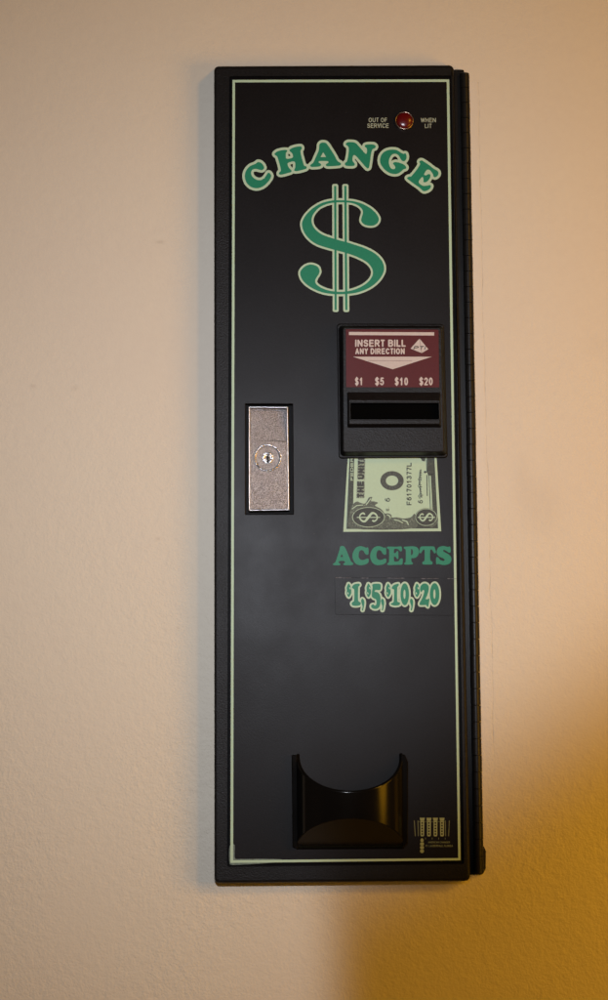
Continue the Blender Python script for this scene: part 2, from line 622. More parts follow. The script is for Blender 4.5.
# ================================================================== THE SETTING: wall
mb = MB()
mb.add([(-2.5, WALL_Y, -2.0), (2.5, WALL_Y, -2.0), (2.5, WALL_Y, 2.0), (-2.5, WALL_Y, 2.0)], [[0, 1, 2, 3]])
wall = mb.build('wall', 'wall', recalc=False)
wall['kind'] = 'structure'

# ================================================================== THE MACHINE
root = bpy.data.objects.new('change_machine', None)
COL.objects.link(root)
root['label'] = 'tall black change machine with green lettering, steel lock and coin cup on a beige wall'
root['category'] = 'change machine'

DOOR = [(214, 66.3), (453.7, 65.3), (470.3, 880.8), (214.3, 883)]
GROOVE = [(229.2, 76.2), (452.8, 75.6), (464.2, 864.2), (226.9, 867)]
OVER = [(231.4, 78.6), (450.3, 78.2), (461.6, 861.4), (229.3, 864.2)]
POCKET = [(245.3, 403.6), (292.8, 403.8), (293.6, 514.4), (245.2, 514.6)]
POCKET_BACK = [(244.6, 402.9), (293.5, 403.1), (294.3, 515.1), (244.5, 515.3)]
H0 = 0.0003          # front of the printed overlay

# --- door
mb = MB()
rings = slab_rings(DOOR, -0.0195, 0.0, 0.0026, 0.0050, 6, 5)
rings += [rquad(GROOVE, 0.0, 0.0022, 0, 6)]
mb.loft(rings, cap0=True, cap1=False)
rings = [rquad(GROOVE, 0.0, 0.0022, 0, 6), rquad(GROOVE, -0.0022, 0.0022, 0, 6)]
rings += [rquad(POCKET_BACK, -0.0022, 0.0008, 0, 6), rquad(POCKET_BACK, -0.0075, 0.0008, 0, 6)]
mb.loft(rings, cap0=False, cap1=True, mi=1)      # groove and lock pocket, recess shade put into their darker colour
door = mb.build('door', ['powder', 'groove_shade'], root)

# --- overlay film with the lock cut-out
mb = MB()
rings = slab_rings(OVER, -0.0021, H0, 0.0003, 0.0012, 6, 2)
rings += [rquad(POCKET, H0, 0.0008, -0.0004, 6), rquad(POCKET, H0 + 0.0005, 0.0008, -0.0001, 6),
          rquad(POCKET, H0 + 0.0002, 0.0008, 0.0004, 6), rquad(POCKET, -0.0020, 0.0008, 0.0004, 6)]
mb.loft(rings, cap0=False, cap1=False)
overlay = mb.build('face_panel', 'overlay', root)

P1 = H0 + 0.00012
P2 = H0 + 0.00024
P3 = H0 + 0.00036
P4 = H0 + 0.00048

# --- green border line
mb = MB()
LO = [(232.5, 79.9), (449.3, 79.4), (460.7, 860.3), (230.4, 862.9)]
LI = [(235.0, 82.4), (446.8, 81.9), (458.3, 858.1), (233.1, 860.3)]
flat_ring(mb, LO, LI, P1)
mb.build('border_line', 'mint', overlay)
mb = MB()
art = Art(226, 836, 300, 868, 0.3)
art.put([tr(0, 0, 1, [(229.6, 846), (234.6, 845), (234.8, 858), (240, 859), (262, 858.8), (282, 859.6), (270, 862.8), (247, 864.4), (233, 865), (229.6, 863.6)])])
art.mesh(mb, 0, H0 + 0.00006, 0)
mb.build('worn_corner', 'scuff', overlay)

# --- CHANGE
C_ = tr(238, 156, 15.2, [(268, 118), (300, 93), (345, 100), (383, 140), (397, 182), (372, 211), (335, 211), (275, 197), (222, 207),
                         (198, 250), (215, 310), (265, 352), (330, 368), (390, 345), (430, 295), (455, 256), (482, 260), (504, 300),
                         (490, 345), (450, 400), (390, 455), (320, 485), (260, 488), (190, 465), (130, 405), (103, 320), (112, 250),
                         (145, 190), (200, 145)])
H_ = tr(268, 140, 15.2, [(100, 208), (140, 175), (210, 155), (283, 152), (293, 168), (276, 192), (270, 230), (283, 284), (375, 266),
                         (368, 205), (335, 175), (325, 155), (360, 125), (430, 103), (500, 99), (515, 125), (495, 165), (502, 225),
                         (530, 330), (550, 388), (586, 405), (583, 432), (540, 450), (450, 472), (405, 470), (400, 450), (414, 415),
                         (402, 328), (302, 350), (308, 402), (332, 440), (358, 465), (350, 486), (290, 505), (200, 527), (168, 516),
                         (172, 495), (195, 465), (190, 420), (160, 310), (137, 248), (108, 228)])
A_ = tr(306, 136, 15.2, [(205, 130), (235, 102), (290, 102), (325, 130), (370, 195), (430, 290), (480, 380), (532, 415), (520, 445),
                         (430, 457), (330, 460), (303, 447), (310, 425), (340, 405), (332, 383), (200, 383), (195, 405), (226, 425),
                         (226, 450), (190, 465), (90, 470), (63, 453), (80, 430), (112, 402), (150, 320), (190, 230), (200, 180)])
A_h = tr(306, 136, 15.2, [(262, 246), (306, 320), (221, 320)], smooth=False)
N_ = tr(340, 136, 15.2, [(88, 127), (110, 98), (170, 92), (235, 105), (290, 160), (345, 222), (385, 268), (405, 265), (413, 220),
                         (405, 185), (378, 160), (385, 138), (430, 128), (510, 130), (542, 152), (535, 182), (495, 203), (475, 260),
                         (455, 400), (440, 480), (420, 493), (395, 475), (330, 400), (260, 320), (222, 290), (200, 300), (190, 350),
                         (195, 385), (222, 415), (222, 445), (190, 456), (100, 453), (73, 432), (80, 408), (105, 388), (120, 330),
                         (135, 230), (128, 165)])
G_ = tr(374, 142, 15.2, [(290, 115), (350, 125), (415, 165), (450, 180), (480, 174), (496, 210), (490, 262), (460, 292), (430, 285),
                         (405, 255), (375, 205), (330, 180), (280, 190), (240, 240), (228, 310), (240, 370), (275, 410), (312, 410),
                         (326, 385), (310, 352), (290, 330), (310, 308), (360, 308), (430, 330), (470, 355), (492, 385), (480, 407),
                         (450, 416), (410, 450), (360, 480), (300, 486), (230, 466), (160, 415), (110, 350), (92, 280), (105, 215),
                         (150, 155), (220, 122)])
E_ = tr(403, 156, 15.2, [(250, 85), (275, 67), (305, 76), (400, 140), (470, 195), (522, 225), (542, 260), (527, 300), (490, 323),
                         (465, 310), (460, 285), (440, 250), (405, 212), (368, 210), (338, 245), (323, 282), (352, 294), (385, 276),
                         (412, 279), (419, 300), (405, 345), (370, 385), (332, 401), (311, 390), (314, 360), (302, 322), (282, 328),
                         (247, 370), (240, 402), (265, 430), (310, 452), (370, 450), (410, 440), (427, 460), (405, 502), (350, 531),
                         (308, 531), (250, 480), (150, 410), (85, 360), (63, 335), (85, 317), (122, 310), (165, 265), (230, 180),
                         (262, 120)])
art = Art(236, 132, 448, 202, 0.22)
for g in ([C_], [H_], [A_, A_h], [N_], [G_], [E_]):
    art.put(g)
mb = MB()
art.mesh(mb, -2.55, P1, 0)
art.mesh(mb, 0.0, P2, 1)
mb.build('heading_lettering', ['mint', 'green'], overlay, recalc=False)

# --- big dollar sign
S_ = smooth_poly([(346.8, 200.5), (339, 200.2), (331.9, 200.5), (322.6, 202.7), (313.7, 207.6), (306.8, 214), (302.9, 220.2), (302, 224.6), (303.3, 230.3),
                  (306.8, 236.2), (312.7, 241.8), (319.6, 245.4), (332.4, 249.3), (343, 252.1), (348.3, 253.7), (357.7, 257.1), (366.6, 261.9),
                  (371.5, 267.2), (373, 272.1), (372, 276.8), (368.6, 281.5), (362.6, 286), (354.7, 289.5), (347.8, 291.2), (340, 291.8),
                  (332.4, 291.2), (326.5, 289.9), (320.6, 287.4), (316.6, 284.5), (315.2, 281.5), (316.2, 278.1), (318.6, 274.3),
                  (319.6, 271), (318.1, 267.2), (313.7, 264.9), (308.8, 264.7), (303.8, 267.2), (300.5, 271.4), (300.4, 275.1),
                  (302.3, 279.7), (306.8, 284.5), (313.7, 288.9), (321.6, 292.1), (329.5, 293.7), (340, 294.3), (349.8, 293.7),
                  (357.7, 292.4), (366.6, 289.2), (374.5, 284.3), (380.4, 278.1), (383.8, 271.6), (384.1, 266.8), (382.4, 261.6),
                  (378.4, 256.4), (372.5, 251.9), (364.6, 248.1), (357.7, 245.7), (349, 242.9), (340, 240.4), (332.4, 238.2), (321.6, 234.2), (314.2, 228),
                  (311.6, 221.4), (312.9, 215), (318.6, 208.1), (326, 204.3), (332.4, 202.8), (340, 202.3), (348.8, 202.6), (353.8, 203.5),
                  (358.7, 205.8), (362.2, 209.4), (363, 213), (361.8, 217), (361.3, 220.9), (364.1, 224.3), (369.5, 225.8), (374.5, 225.2),
                  (377.9, 222.4), (378.8, 218.4), (376.4, 213.8), (371.5, 209), (363.6, 204.3), (354.7, 201.4)], 4)
art = Art(294, 180, 390, 316, 0.22)
art.put([S_])
art.put([np.array([(334.1, 186), (336.3, 186), (336.7, 310), (334.7, 310)], float)])
art.put([np.array([(344.3, 186), (346.5, 186), (347.4, 310), (345.3, 310)], float)])
mb = MB()
art.mesh(mb, -2.0, P1, 0)
art.mesh(mb, 0.0, P2, 1)
mb.build('dollar_emblem', ['mint', 'green'], overlay, recalc=False)

# --- ACCEPTS
s = 14.476
o1, o2, o3 = (330, 540), (370, 540), (412, 540)
aA = tr(*o1, s, [(150, 96), (175, 86), (205, 93), (228, 125), (265, 210), (305, 305), (338, 338), (328, 361), (210, 363), (192, 347),
                 (220, 326), (205, 304), (140, 304), (127, 326), (150, 346), (145, 363), (55, 363), (42, 346), (75, 322), (110, 230), (138, 140)])
aAh = tr(*o1, s, [(172, 203), (192, 247), (150, 247)], smooth=False)
cpts = [(440, 89), (500, 100), (525, 112), (555, 110), (562, 150), (560, 205), (537, 213), (510, 195), (490, 162), (460, 146), (430, 165),
        (418, 215), (425, 260), (455, 287), (500, 287), (535, 270), (562, 275), (562, 320), (530, 347), (470, 363), (400, 356), (350, 312),
        (327, 240), (340, 170), (380, 112)]
aC = tr(*o1, s, cpts)
aC2 = aC + np.array((17.85, 0))
aE = tr(*o2, s, [(255, 100), (300, 95), (380, 97), (440, 94), (465, 98), (472, 150), (452, 166), (432, 150), (410, 132), (360, 130),
                 (356, 190), (383, 182), (400, 160), (416, 165), (419, 268), (400, 275), (384, 250), (357, 240), (355, 300), (375, 313),
                 (420, 306), (450, 270), (479, 270), (482, 312), (472, 354), (400, 359), (270, 361), (256, 342), (281, 320), (283, 140), (256, 122)])
aP = tr(*o3, s, [(-108, 100), (-60, 95), (20, 91), (80, 105), (110, 150), (106, 202), (75, 247), (30, 263), (2, 264), (2, 313), (22, 330),
                 (16, 352), (-90, 356), (-107, 338), (-85, 320), (-83, 140), (-107, 122)])
aPh = tr(*o3, s, [(-4, 132), (14, 138), (24, 172), (16, 207), (-4, 220)])
aT = tr(*o3, s, [(138, 99), (200, 92), (270, 92), (333, 97), (350, 140), (360, 180), (336, 193), (318, 165), (292, 136), (276, 150),
                 (276, 290), (307, 320), (302, 351), (235, 356), (168, 351), (163, 320), (191, 300), (194, 150), (180, 136), (155, 165),
                 (140, 190), (116, 181), (120, 145)])
aS = tr(*o3, s, [(480, 88), (530, 100), (562, 94), (574, 130), (571, 178), (547, 182), (500, 152), (470, 142), (464, 160), (500, 184),
                 (550, 213), (583, 255), (582, 302), (555, 342), (490, 361), (430, 355), (395, 346), (366, 351), (360, 300), (366, 250),
                 (395, 254), (420, 285), (465, 304), (486, 291), (470, 268), (410, 241), (378, 206), (371, 160), (395, 110), (440, 90)])
art = Art(328, 540, 458, 570, 0.2)
for g in ([aA, aAh], [aC], [aC2], [aE], [aP, aPh], [aT], [aS]):
    art.put([np.column_stack((c[:, 0] - 0.9 * (c[:, 0] - 334) / 120, c[:, 1])) for c in g])
mb = MB()
art.mesh(mb, 0.0, P1, 0)
mb.build('accepts_lettering', 'green', overlay, recalc=False)

# --- price sticker
mb = MB()
q = [(334.5, 577.2), (453.2, 578.2), (453.6, 615.6), (335.5, 614.6)]
rings = [rquad(q, H0 + 0.00003, 0.001, 0), rquad(q, H0 + 0.0003, 0.001, 0), rquad(q, H0 + 0.00036, 0.001, 0.0003)]
mb.loft(rings)
random.seed(3)
x = 335.5
while x < 452:
    w_ = random.uniform(0.8, 7)
    if random.random() < 0.62:
        y = 577.7 + (x - 334.5) * 0.0084
        ribbon(mb, [(x, y), (x + w_ * .4, y + random.uniform(-.2, .3)), (x + w_, y + w_ * 0.0084)], [0.25, random.uniform(.4, 1.2), 0.25], H0 + 0.0004, 1)
    x += w_ * 1.05
sticker = mb.build('price_sticker', ['overlay', 'edge_wear'], root)
s = 16.9
p1, p2, p3 = (342, 576), (374, 576), (408, 576)
dol = [(110, 128), (138, 160), (153, 215), (157, 285), (140, 325), (114, 357), (90, 325), (78, 280), (84, 240), (79, 200), (93, 160)]
dolh1 = [(124, 186), (146, 202), (147, 226), (127, 214)]
dolh2 = [(90, 272), (106, 280), (114, 304), (97, 306)]


def sdol(cx, o):
    dx = o[0] - p1[0] + (cx - 110) / s
    return [tr(*p1, s, c) + np.array((dx, 0)) for c in (dol, dolh1, dolh2)]


one1 = tr(*p1, s, [(168, 192), (195, 150), (240, 132), (290, 129), (302, 155), (276, 187), (273, 400), (286, 432), (317, 450), (306, 491),
                   (240, 506), (180, 496), (163, 466), (180, 440), (205, 420), (208, 232), (188, 212)])
com1 = tr(*p1, s, [(340, 383), (368, 400), (379, 450), (371, 520), (355, 582), (338, 577), (348, 520), (335, 470), (324, 420)])
five = tr(*p1, s, [(520, 139), (646, 137), (646, 232), (572, 236), (553, 266), (600, 275), (641, 320), (653, 400), (641, 500), (600, 551),
                   (540, 556), (499, 531), (496, 495), (530, 480), (556, 500), (580, 480), (585, 425), (570, 390), (535, 376), (509, 350),
                   (504, 300), (518, 200)])
com2 = com1 + np.array((p2[0] - p1[0] + (140 - 345) / s, 0))
one2 = tr(*p2, s, [(303, 192), (340, 150), (412, 130), (418, 160), (396, 192), (396, 430), (437, 450), (431, 487), (365, 501), (295, 487),
                   (288, 465), (320, 450), (335, 430), (340, 232), (308, 216)])
z1 = [ell(p2[0] + 521 / s, 576 + 309 / s, 72 / s, 186 / s), ell(p2[0] + 517 / s, 576 + 309 / s, 18 / s, 80 / s)]
com3 = com1 + np.array((p3[0] - p1[0] + (55 - 345) / s, 0))
two = tr(*p3, s, [(203, 230), (215, 170), (260, 130), (310, 130), (351, 175), (349, 250), (325, 330), (300, 386), (335, 392), (361, 380),
                  (361, 430), (341, 521), (320, 511), (310, 491), (205, 491), (198, 455), (240, 380), (270, 290), (275, 247), (255, 237), (225, 272)])
z2 = [ell(p3[0] + 452 / s, 576 + 306 / s, 80 / s, 186 / s), ell(p3[0] + 449 / s, 576 + 306 / s, 18 / s, 80 / s)]
art = Art(342, 578, 446, 616, 0.16)
for g in (sdol(110, p1), [one1], [com1], sdol(445, p1), [five], [com2], sdol(236, p2), [one2], z1, [com3], sdol(150, p3), [two], z2):
    art.put(g)
mb = MB()
art.mesh(mb, -1.75, P3 + 0.00008, 0)
art.mesh(mb, 0.0, P4 + 0.00010, 1)
mb.build('price_lettering', ['mint', 'green'], sticker, recalc=False)

# --- printed banknote below the bill slot
mb = MB()
NQ = [(347.9, 456), (436.6, 456), (441.3, 531.2), (343.3, 531.8)]
flat_poly(mb, NQ, P1, 0)
# engraved frame: left column, bottom band, right column
flat_poly(mb, [(349.6, 456), (354.4, 456), (352.6, 528.6), (346.6, 528.6)], P2, 1)
flat_poly(mb, [(352.7, 522.5), (432, 521.5), (437.6, 521.5), (438.1, 528.3), (352.6, 528.6)], P2, 1)
flat_poly(mb, [(427.2, 456), (434.2, 456), (434.9, 474), (428.5, 476), (427.2, 472)], P2, 1)
flat_poly(mb, [(430.6, 474.2), (434.9, 474.2), (437.6, 521.4), (432.4, 521.4)], P2, 1)
art = Art(346, 494, 442, 530, 0.25)
for g in ([(350, 512), (352.5, 505), (357, 501.5), (361, 503), (365, 503.5), (367.5, 500), (369, 497.5), (372.3, 497), (371, 501), (375, 501.5),
           (378, 503), (375, 505.5), (381, 509), (385, 513.5), (388, 513.2), (391.5, 515), (392, 517.5), (397, 517.3), (404, 518.5), (411, 517.2),
           (415, 514), (416, 528), (350, 528)],
          [(428, 509.5), (432, 511), (437, 515), (437.6, 523), (430, 527)]):
    art.put([smooth_poly(g, 4)])
art.mesh(mb, 0, P3, 2)
# medallions
for (cx, cy, rx, ry) in ((368.5, 517.2, 17.0, 10.6), (426.3, 517.2, 11.2, 9.0)):
    e1 = ell(cx, cy, rx, ry)
    e2 = ell(cx, cy, rx * 0.90, ry * 0.88)
    flat_ring(mb, e1, e2, P4, 2)
    flat_poly(mb, ell(cx, cy, rx * 0.90, ry * 0.88), P4, 3)
    flat_ring(mb, ell(cx, cy, rx * 0.96, ry * 0.95), ell(cx, cy, rx * 0.925, ry * 0.905), P4 + 0.0001, 0)
    sx, sy = (11.6, 5.3) if rx > 14 else (8.6, 4.4)
    up = ry > 10
    # lying dollar sign: S body and the bar
    # simple smooth S lying on its side
    pts = [(-0.36, 0.62), (-0.52, 0.95), (-0.78, 0.62), (-0.86, -0.1), (-0.66, -0.8), (-0.34, -0.95), (0.0, 0.0), (0.34, 0.95), (0.66, 0.8),
           (0.86, 0.1), (0.78, -0.62), (0.52, -0.95), (0.36, -0.62)]
    wv = [1.5, 1.7, 1.3, 1.4, 1.7, 2.2, 2.5, 2.2, 1.7, 1.4, 1.3, 1.7, 1.5]
    dense, dw = [], []
    for i in range(len(pts) - 1):
        for k in range(4):
            t = k / 4
            p0 = pts[max(i - 1, 0)]; pa = pts[i]; pb = pts[i + 1]; p3_ = pts[min(i + 2, len(pts) - 1)]
            f = [0.5 * ((2 * pa[c]) + (-p0[c] + pb[c]) * t + (2 * p0[c] - 5 * pa[c] + 4 * pb[c] - p3_[c]) * t * t + (-p0[c] + 3 * pa[c] - 3 * pb[c] + p3_[c]) * t**3) for c in (0, 1)]
            dense.append((cx + f[0] * sx * 0.88, cy - f[1] * sy * 0.80))
            dw.append((wv[i] * (1 - t) + wv[i + 1] * t) * (1.0 if rx > 14 else 0.82))
    ribbon(mb, dense, dw, P4 + 0.00022, 0)
    ribbon(mb, [(cx - sx, cy + 0.2), (cx + sx, cy + 0.2)], 0.9, P4 + 0.00034, 0)
    for e in (-1, 1):
        ribbon(mb, [(cx - e * sx * 0.3, cy + e * sy * 0.62), (cx - e * sx * 0.22, cy + e * sy * 0.8)], 1.6, P4 + 0.0004, 0)
# scroll and leaf strokes
for ln, w in (([(352, 509), (357, 505.5), (363, 505)], 0.9), ([(354, 512.5), (357.5, 508.5), (361, 507)], 0.8), ([(366, 505), (369, 501), (371, 498.5)], 0.9),
              ([(387, 514.6), (390, 516.2), (390.5, 518)], 1.0), ([(394, 519.5), (399, 520.8), (403, 523)], 0.9), ([(402, 519.8), (407, 521.5), (408.5, 525)], 1.1),
              ([(388, 522), (394, 522.5)], 0.7), ([(390, 525), (398, 525.5), (404, 526)], 0.7), ([(410, 520), (413, 522), (414, 526)], 0.8),
              ([(350, 517), (349.5, 522), (352, 526)], 0.8), ([(353, 524), (358, 527)], 0.7), ([(432, 514), (435.5, 517.5), (434, 524)], 0.8)):
    ribbon(mb, ln, w, P4 + 0.00014, 2 if w < 0.85 else 0)
# federal seal ring
flat_ring(mb, ell(392.1, 480.7, 11.7, 9.6, 48), ell(392.1, 480.7, 6.2, 5.1, 48), P2, 5)
for k in range(28):
    a = 2 * math.pi * k / 28 + random.uniform(-.06, .06)
    r0, r1 = 0.70, 0.90 + random.uniform(-.03, .03)
    ribbon(mb, [(392.1 + 11.4 * r0 * math.cos(a), 480.7 + 9.3 * r0 * math.sin(a)), (392.1 + 11.4 * r1 * math.cos(a), 480.7 + 9.3 * r1 * math.sin(a))],
           random.uniform(0.3, 0.6), P4, 2 if k % 3 else 4)
# lettering on the note
flat_poly(mb, [(350.2, 459.8), (353.9, 459.8), (353.4, 481.4), (349.5, 481.4)], P3, 3)
up_text(mb, 'FEDER', 350.5, 457.5, 353.3, 480.6, P4, 0, 0.2)
for (x0, y0, x1, y1) in ((357.6, 457, 365.3, 479.6), (356.8, 480.8, 364.9, 498.2)):
    flat_poly(mb, [(x0 + .3, y0), (x1, y0), (x1 - .4, y1), (x0 - .4, y1)], P2, 6)
up_text(mb, 'UNITE', 358.0, 455.0, 364.4, 479.2, P3, 4, 0.30)
up_text(mb, 'THE', 357.2, 481.3, 364.0, 497.8, P3, 4, 0.30)
up_text(mb, 'F61701377L', 406.6, 462.6, 411.6, 505.2, P2, 4, 0.2)
up_text(mb, '6', 385.0, 497.8, 390.0, 501.8, P2, 4, 0.17)
up_text(mb, 'E.', 386.2, 507.0, 389.0, 511.0, P2, 4, 0.2)
up_text(mb, '6', 418.0, 500.0, 422.9, 503.4, P2, 4, 0.17)
sig = []
for k in range(150):
    t = k / 149
    big = 1.9 * math.exp(-((t - 0.08) / 0.05)**2) + 1.5 * math.exp(-((t - 0.42) / 0.04)**2) + 1.3 * math.exp(-((t - 0.66) / 0.04)**2)
    ph = t * 2 * math.pi * 17
    sig.append((420.4 - (0.75 + big) * math.sin(ph) + 0.5 * math.sin(t * 9), 498.2 - 28.6 * t + 0.75 * math.cos(ph)))
ribbon(mb, sig, 0.5, P2, 4)
ribbon(mb, [(421.2, 497), (419.2, 480), (420.0, 470)], 0.45, P3, 4)
ribbon(mb, [(427.0, 475), (427.4, 496)], 0.9, P2, 4)
ribbon(mb, [(426.6, 458), (426.9, 472.5)], 0.6, P3, 4)
flat_poly(mb, ell(425.2, 472.0, 1.3, 1.2, 12), P3, 4)
flat_poly(mb, [(419, 456), (426, 456), (425, 461.4), (422.5, 461)], P2, 1)
ribbon(mb, [(430.6, 476), (432.6, 512)], 0.6, P3, 0)
ribbon(mb, [(429.0, 475.5), (430.6, 510)], 0.7, P3, 4)
# white margin ruled by a fine ink line
flat_ring(mb, [(350.0, 456.1), (434.4, 456.1), (438.2, 528.4), (346.5, 528.9)], [(350.4, 456.5), (434.0, 456.5), (437.8, 528.0), (346.9, 528.5)], P4 + 0.00005, 4)
mb.build('banknote_print', ['paper', 'engrave', 'engrave_pale', 'engrave_dark', 'ink', 'engrave_mid', 'engrave_light'], overlay, recalc=False)

# --- captions of the service lamp
mb = MB()
box_text(mb, 'OUT OF', 368.6, 117.7, 387.2, 122.2, P1, 0, 0.17)
box_text(mb, 'SERVICE', 367.3, 123.4, 388.8, 127.9, P1, 0, 0.17)
mb.build('lamp_caption', 'caption', overlay, recalc=False)
mb = MB()
box_text(mb, 'WHEN', 420.8, 117.9, 436.0, 122.3, P1, 0, 0.17)
box_text(mb, 'LIT', 424.8, 123.7, 431.8, 128.0, P1, 0, 0.17)
mb.build('lamp_caption', 'caption', overlay, recalc=False)

# --- maker's emblem: four coin tubes and a dropping stack
mb = MB()
for cx in (422.3, 429.0, 435.5, 442.1):
    flat_poly(mb, [(cx - 2.5, 817.8), (cx + 2.6, 817.8), (cx + 2.0, 820.7), (cx - 1.9, 820.7)], P1, 0)
    flat_poly(mb, [(cx - 1.9, 820.9), (cx + 2.0, 820.9), (cx + 1.9, 835.3), (cx + 1.2, 836.4), (cx - 1.2, 836.4), (cx - 1.8, 835.3)], P1, 0)
    for k in range(5):
        flat_poly(mb, ell(cx, 823.0 + k * 2.75, 0.85, 0.95, 8), P2, 1)
    flat_poly(mb, [(cx + 3.0, 837.6), (cx + 3.5, 837.6), (cx + 3.5, 839.4), (cx + 3.0, 839.4)], P1, 2)
for x0, x1 in ((414.3, 415.4), (418.0, 418.4), (445.4, 445.7), (449.4, 448.7)):
    ribbon(mb, [(x0, 820.5), (x1, 836.2)], 0.75, P1, 2)
ribbon(mb, [(418, 821.6), (445.5, 821.8)], 0.35, P1 - 0.00004, 2)
for k in range(4):
    flat_poly(mb, ell(422.1, 840.3 + k * 3.6, 1.95 if k else 1.6, 2.0, 14), P1 + k * 0.00003, 0)
    if k:
        ribbon(mb, [(420.3, 838.6 + k * 3.6), (423.9, 838.6 + k * 3.6)], 0.4, P3, 1)
box_text(mb, 'AMERICAN CHANGER', 428.2, 841.3, 450.0, 843.2, P1, 2, 0.17)
box_text(mb, 'FT. LAUDERDALE, FLORIDA', 425.7, 844.8, 452.9, 846.9, P1, 2, 0.17)
mb.build('maker_emblem', ['emblem', 'overlay', 'emblem_text'], overlay, recalc=False)

# --- service lamp
lamp = bpy.data.objects.new('service_lamp', None)
COL.objects.link(lamp)
lamp.parent = root
lc = U(404.2, 121.4, 0)


def lathe(mb, c, prof, n=40, mi=0, smooth=True, cap=True):
    rings = []
    for r, h in prof:
        rings.append([Vector((c.x + r * math.cos(2 * math.pi * i / n), -h, c.z + r * math.sin(2 * math.pi * i / n))) for i in range(n)])
    mb.loft(rings, False, cap, mi, True, smooth)


mb = MB()
lathe(mb, lc, [(0.0098, H0), (0.0098, 0.0015), (0.0094, 0.0028), (0.0088, 0.0031), (0.0083, 0.0026), (0.0081, 0.001)], cap=False)
mb.build('lamp_ring', 'copper', lamp)
mb = MB()
lathe(mb, lc, [(0.0083, 0.001), (0.0083, 0.0030)] + [(0.0083 * math.cos(a), 0.0030 + 0.0026 * math.sin(a)) for a in [math.pi / 2 * k / 8 for k in range(1, 8)]] + [(0.0003, 0.0056)])
mb.build('red_lens', 'lens', lamp)

# --- bill acceptor
acc = bpy.data.objects.new('bill_acceptor', None)
COL.objects.link(acc)
acc.parent = root
HB = 0.019
BASE = [(336.8, 323.6), (444.2, 324), (447.8, 457.6), (338.6, 458.3)]
BODY0 = [(338.6, 325.6), (442.9, 325.8), (446.9, 455.2), (340.2, 455.8)]
BODY1 = [(342.4, 327.0), (442.0, 327.2), (444.6, 452.2), (342.8, 452.6)]
mb = MB()
mb.loft(slab_rings(BASE, H0, 0.0045, 0.0012, 0.0035, 6, 3), cap0=True)
mb.loft([rquad(BODY0, 0.0042, 0.004, 0, 6), rquad(BODY0, 0.008, 0.004, 0, 6), rquad(BODY1, HB - 0.0012, 0.003, 0, 6), rquad(BODY1, HB - 0.0003, 0.003, 0.0004, 6),
         rquad(BODY1, HB, 0.003, 0.0012, 6)], cap0=False)
mb.build('faceplate', 'moulded', acc)
# instruction label
LAB = [(345.9, 329.2), (438.6, 329.6), (439.3, 387.4), (346.2, 387.2)]
mb = MB()
mb.loft([rquad(LAB, HB + 0.00005, 0.0006), rquad(LAB, HB + 0.00025, 0.0006), rquad(LAB, HB + 0.0003, 0.0006, 0.0002)])
hl = HB + 0.00042
flat_poly(mb, [(349, 331.9), (434.2, 332.3), (434.3, 335.5), (349, 335.1)], hl, 1)
box_text(mb, 'INSERT BILL', 355.2, 339.6, 405.8, 346.8, hl, 1, 0.215)
box_text(mb, 'ANY DIRECTION', 355.3, 348.2, 404.8, 354.2, hl, 1, 0.215)
flat_poly(mb, [(353.0, 356.7), (432.0, 356.7), (392.8, 369.3)], hl, 1)
for t, x0, x1 in (('$1', 355.0, 363.0), ('$5', 375.0, 384.0), ('$10', 394.8, 408.1), ('$20', 419.3, 432.8)):
    box_text(mb, t, x0, 377.5, x1, 385.3, hl, 1, 0.18)
flat_poly(mb, [(419.4, 338.8), (421.6, 353.0), (410.6, 348.6)], hl, 1)
flat_poly(mb, [(419.7, 338.8), (428.4, 349.2), (421.9, 353.0)], hl, 1)
box_text(mb, 'PTI', 413.3, 346.0, 425.4, 349.6, hl + 0.00012, 2, 0.22, 0.35)
ribbon(mb, [(368, 360.6), (412, 360.8)], 0.3, hl + 0.0001, 0)
mb.build('instruction_label', ['red', 'white', 'ink'], acc, recalc=False)
# slot housing: a hood that stands out with a rimmed mouth
HQ = [(347.0, 392.2), (440.6, 392.4), (441.2, 427.2), (347.4, 427.4)]
HF = [(348.6, 399.5), (440.0, 399.7), (440.4, 424.4), (348.8, 424.6)]
M1 = [(350.2, 402.8), (439.0, 403.0), (439.3, 419.4), (350.4, 419.4)]
mb = MB()
hf = HB + 0.010
mb.loft([rquad(HQ, HB, 0.001, 0, 5), rquad(HQ, HB + 0.002, 0.001, 0, 5), rquad(HF, hf - 0.0008, 0.001, 0, 5), rquad(HF, hf, 0.001, 0.0008, 5),
         rquad(M1, hf, 0.001, -0.0009, 5), rquad(M1, hf + 0.0008, 0.001, -0.0005, 5), rquad(M1, hf + 0.0008, 0.001, 0, 5), rquad(M1, hf - 0.0005, 0.001, 0.0004, 5)], cap1=False)
mb.build('slot_housing', 'moulded', acc)
mb = MB()
mb.loft([rquad(M1, hf - 0.0005, 0.001, 0.0003, 5), rquad(M1, hf - 0.006, 0.001, 0.0012, 5)])
ribbon(mb, [(352, 413.5), (438, 413.5)], 1.2, hf - 0.005, 0)
mb.build('bill_slot', 'void', acc)

# --- lock
lock = bpy.data.objects.new('lock', None)
COL.objects.link(lock)
lock.parent = root
PL = [(248.2, 406.2), (288.2, 406.4), (289.4, 510.6), (248.4, 511.2)]
mb = MB()
hp = 0.0020
n = 5
rings = [rquad(PL, -0.0075, 0.0012, 0, n), rquad(PL, hp - 0.0009, 0.0012, 0, n), rquad(PL, hp - 0.0003, 0.0012, 0.0003, n), rquad(PL, hp, 0.0012, 0.0009, n),
         rquad(PL, hp - 0.0003, 0.0012, 0.0015, n), rquad(PL, hp - 0.0012, 0.0012, 0.0020, n)]
mb.loft(rings, cap0=False, cap1=False, smooth=True)
mb.build('plate_rim', 'bright', lock)
# stamped face: upper third leans back a little
mb = MB()
f0 = hp - 0.0006


def pl(x, y, h):
    return U(x, y, h)


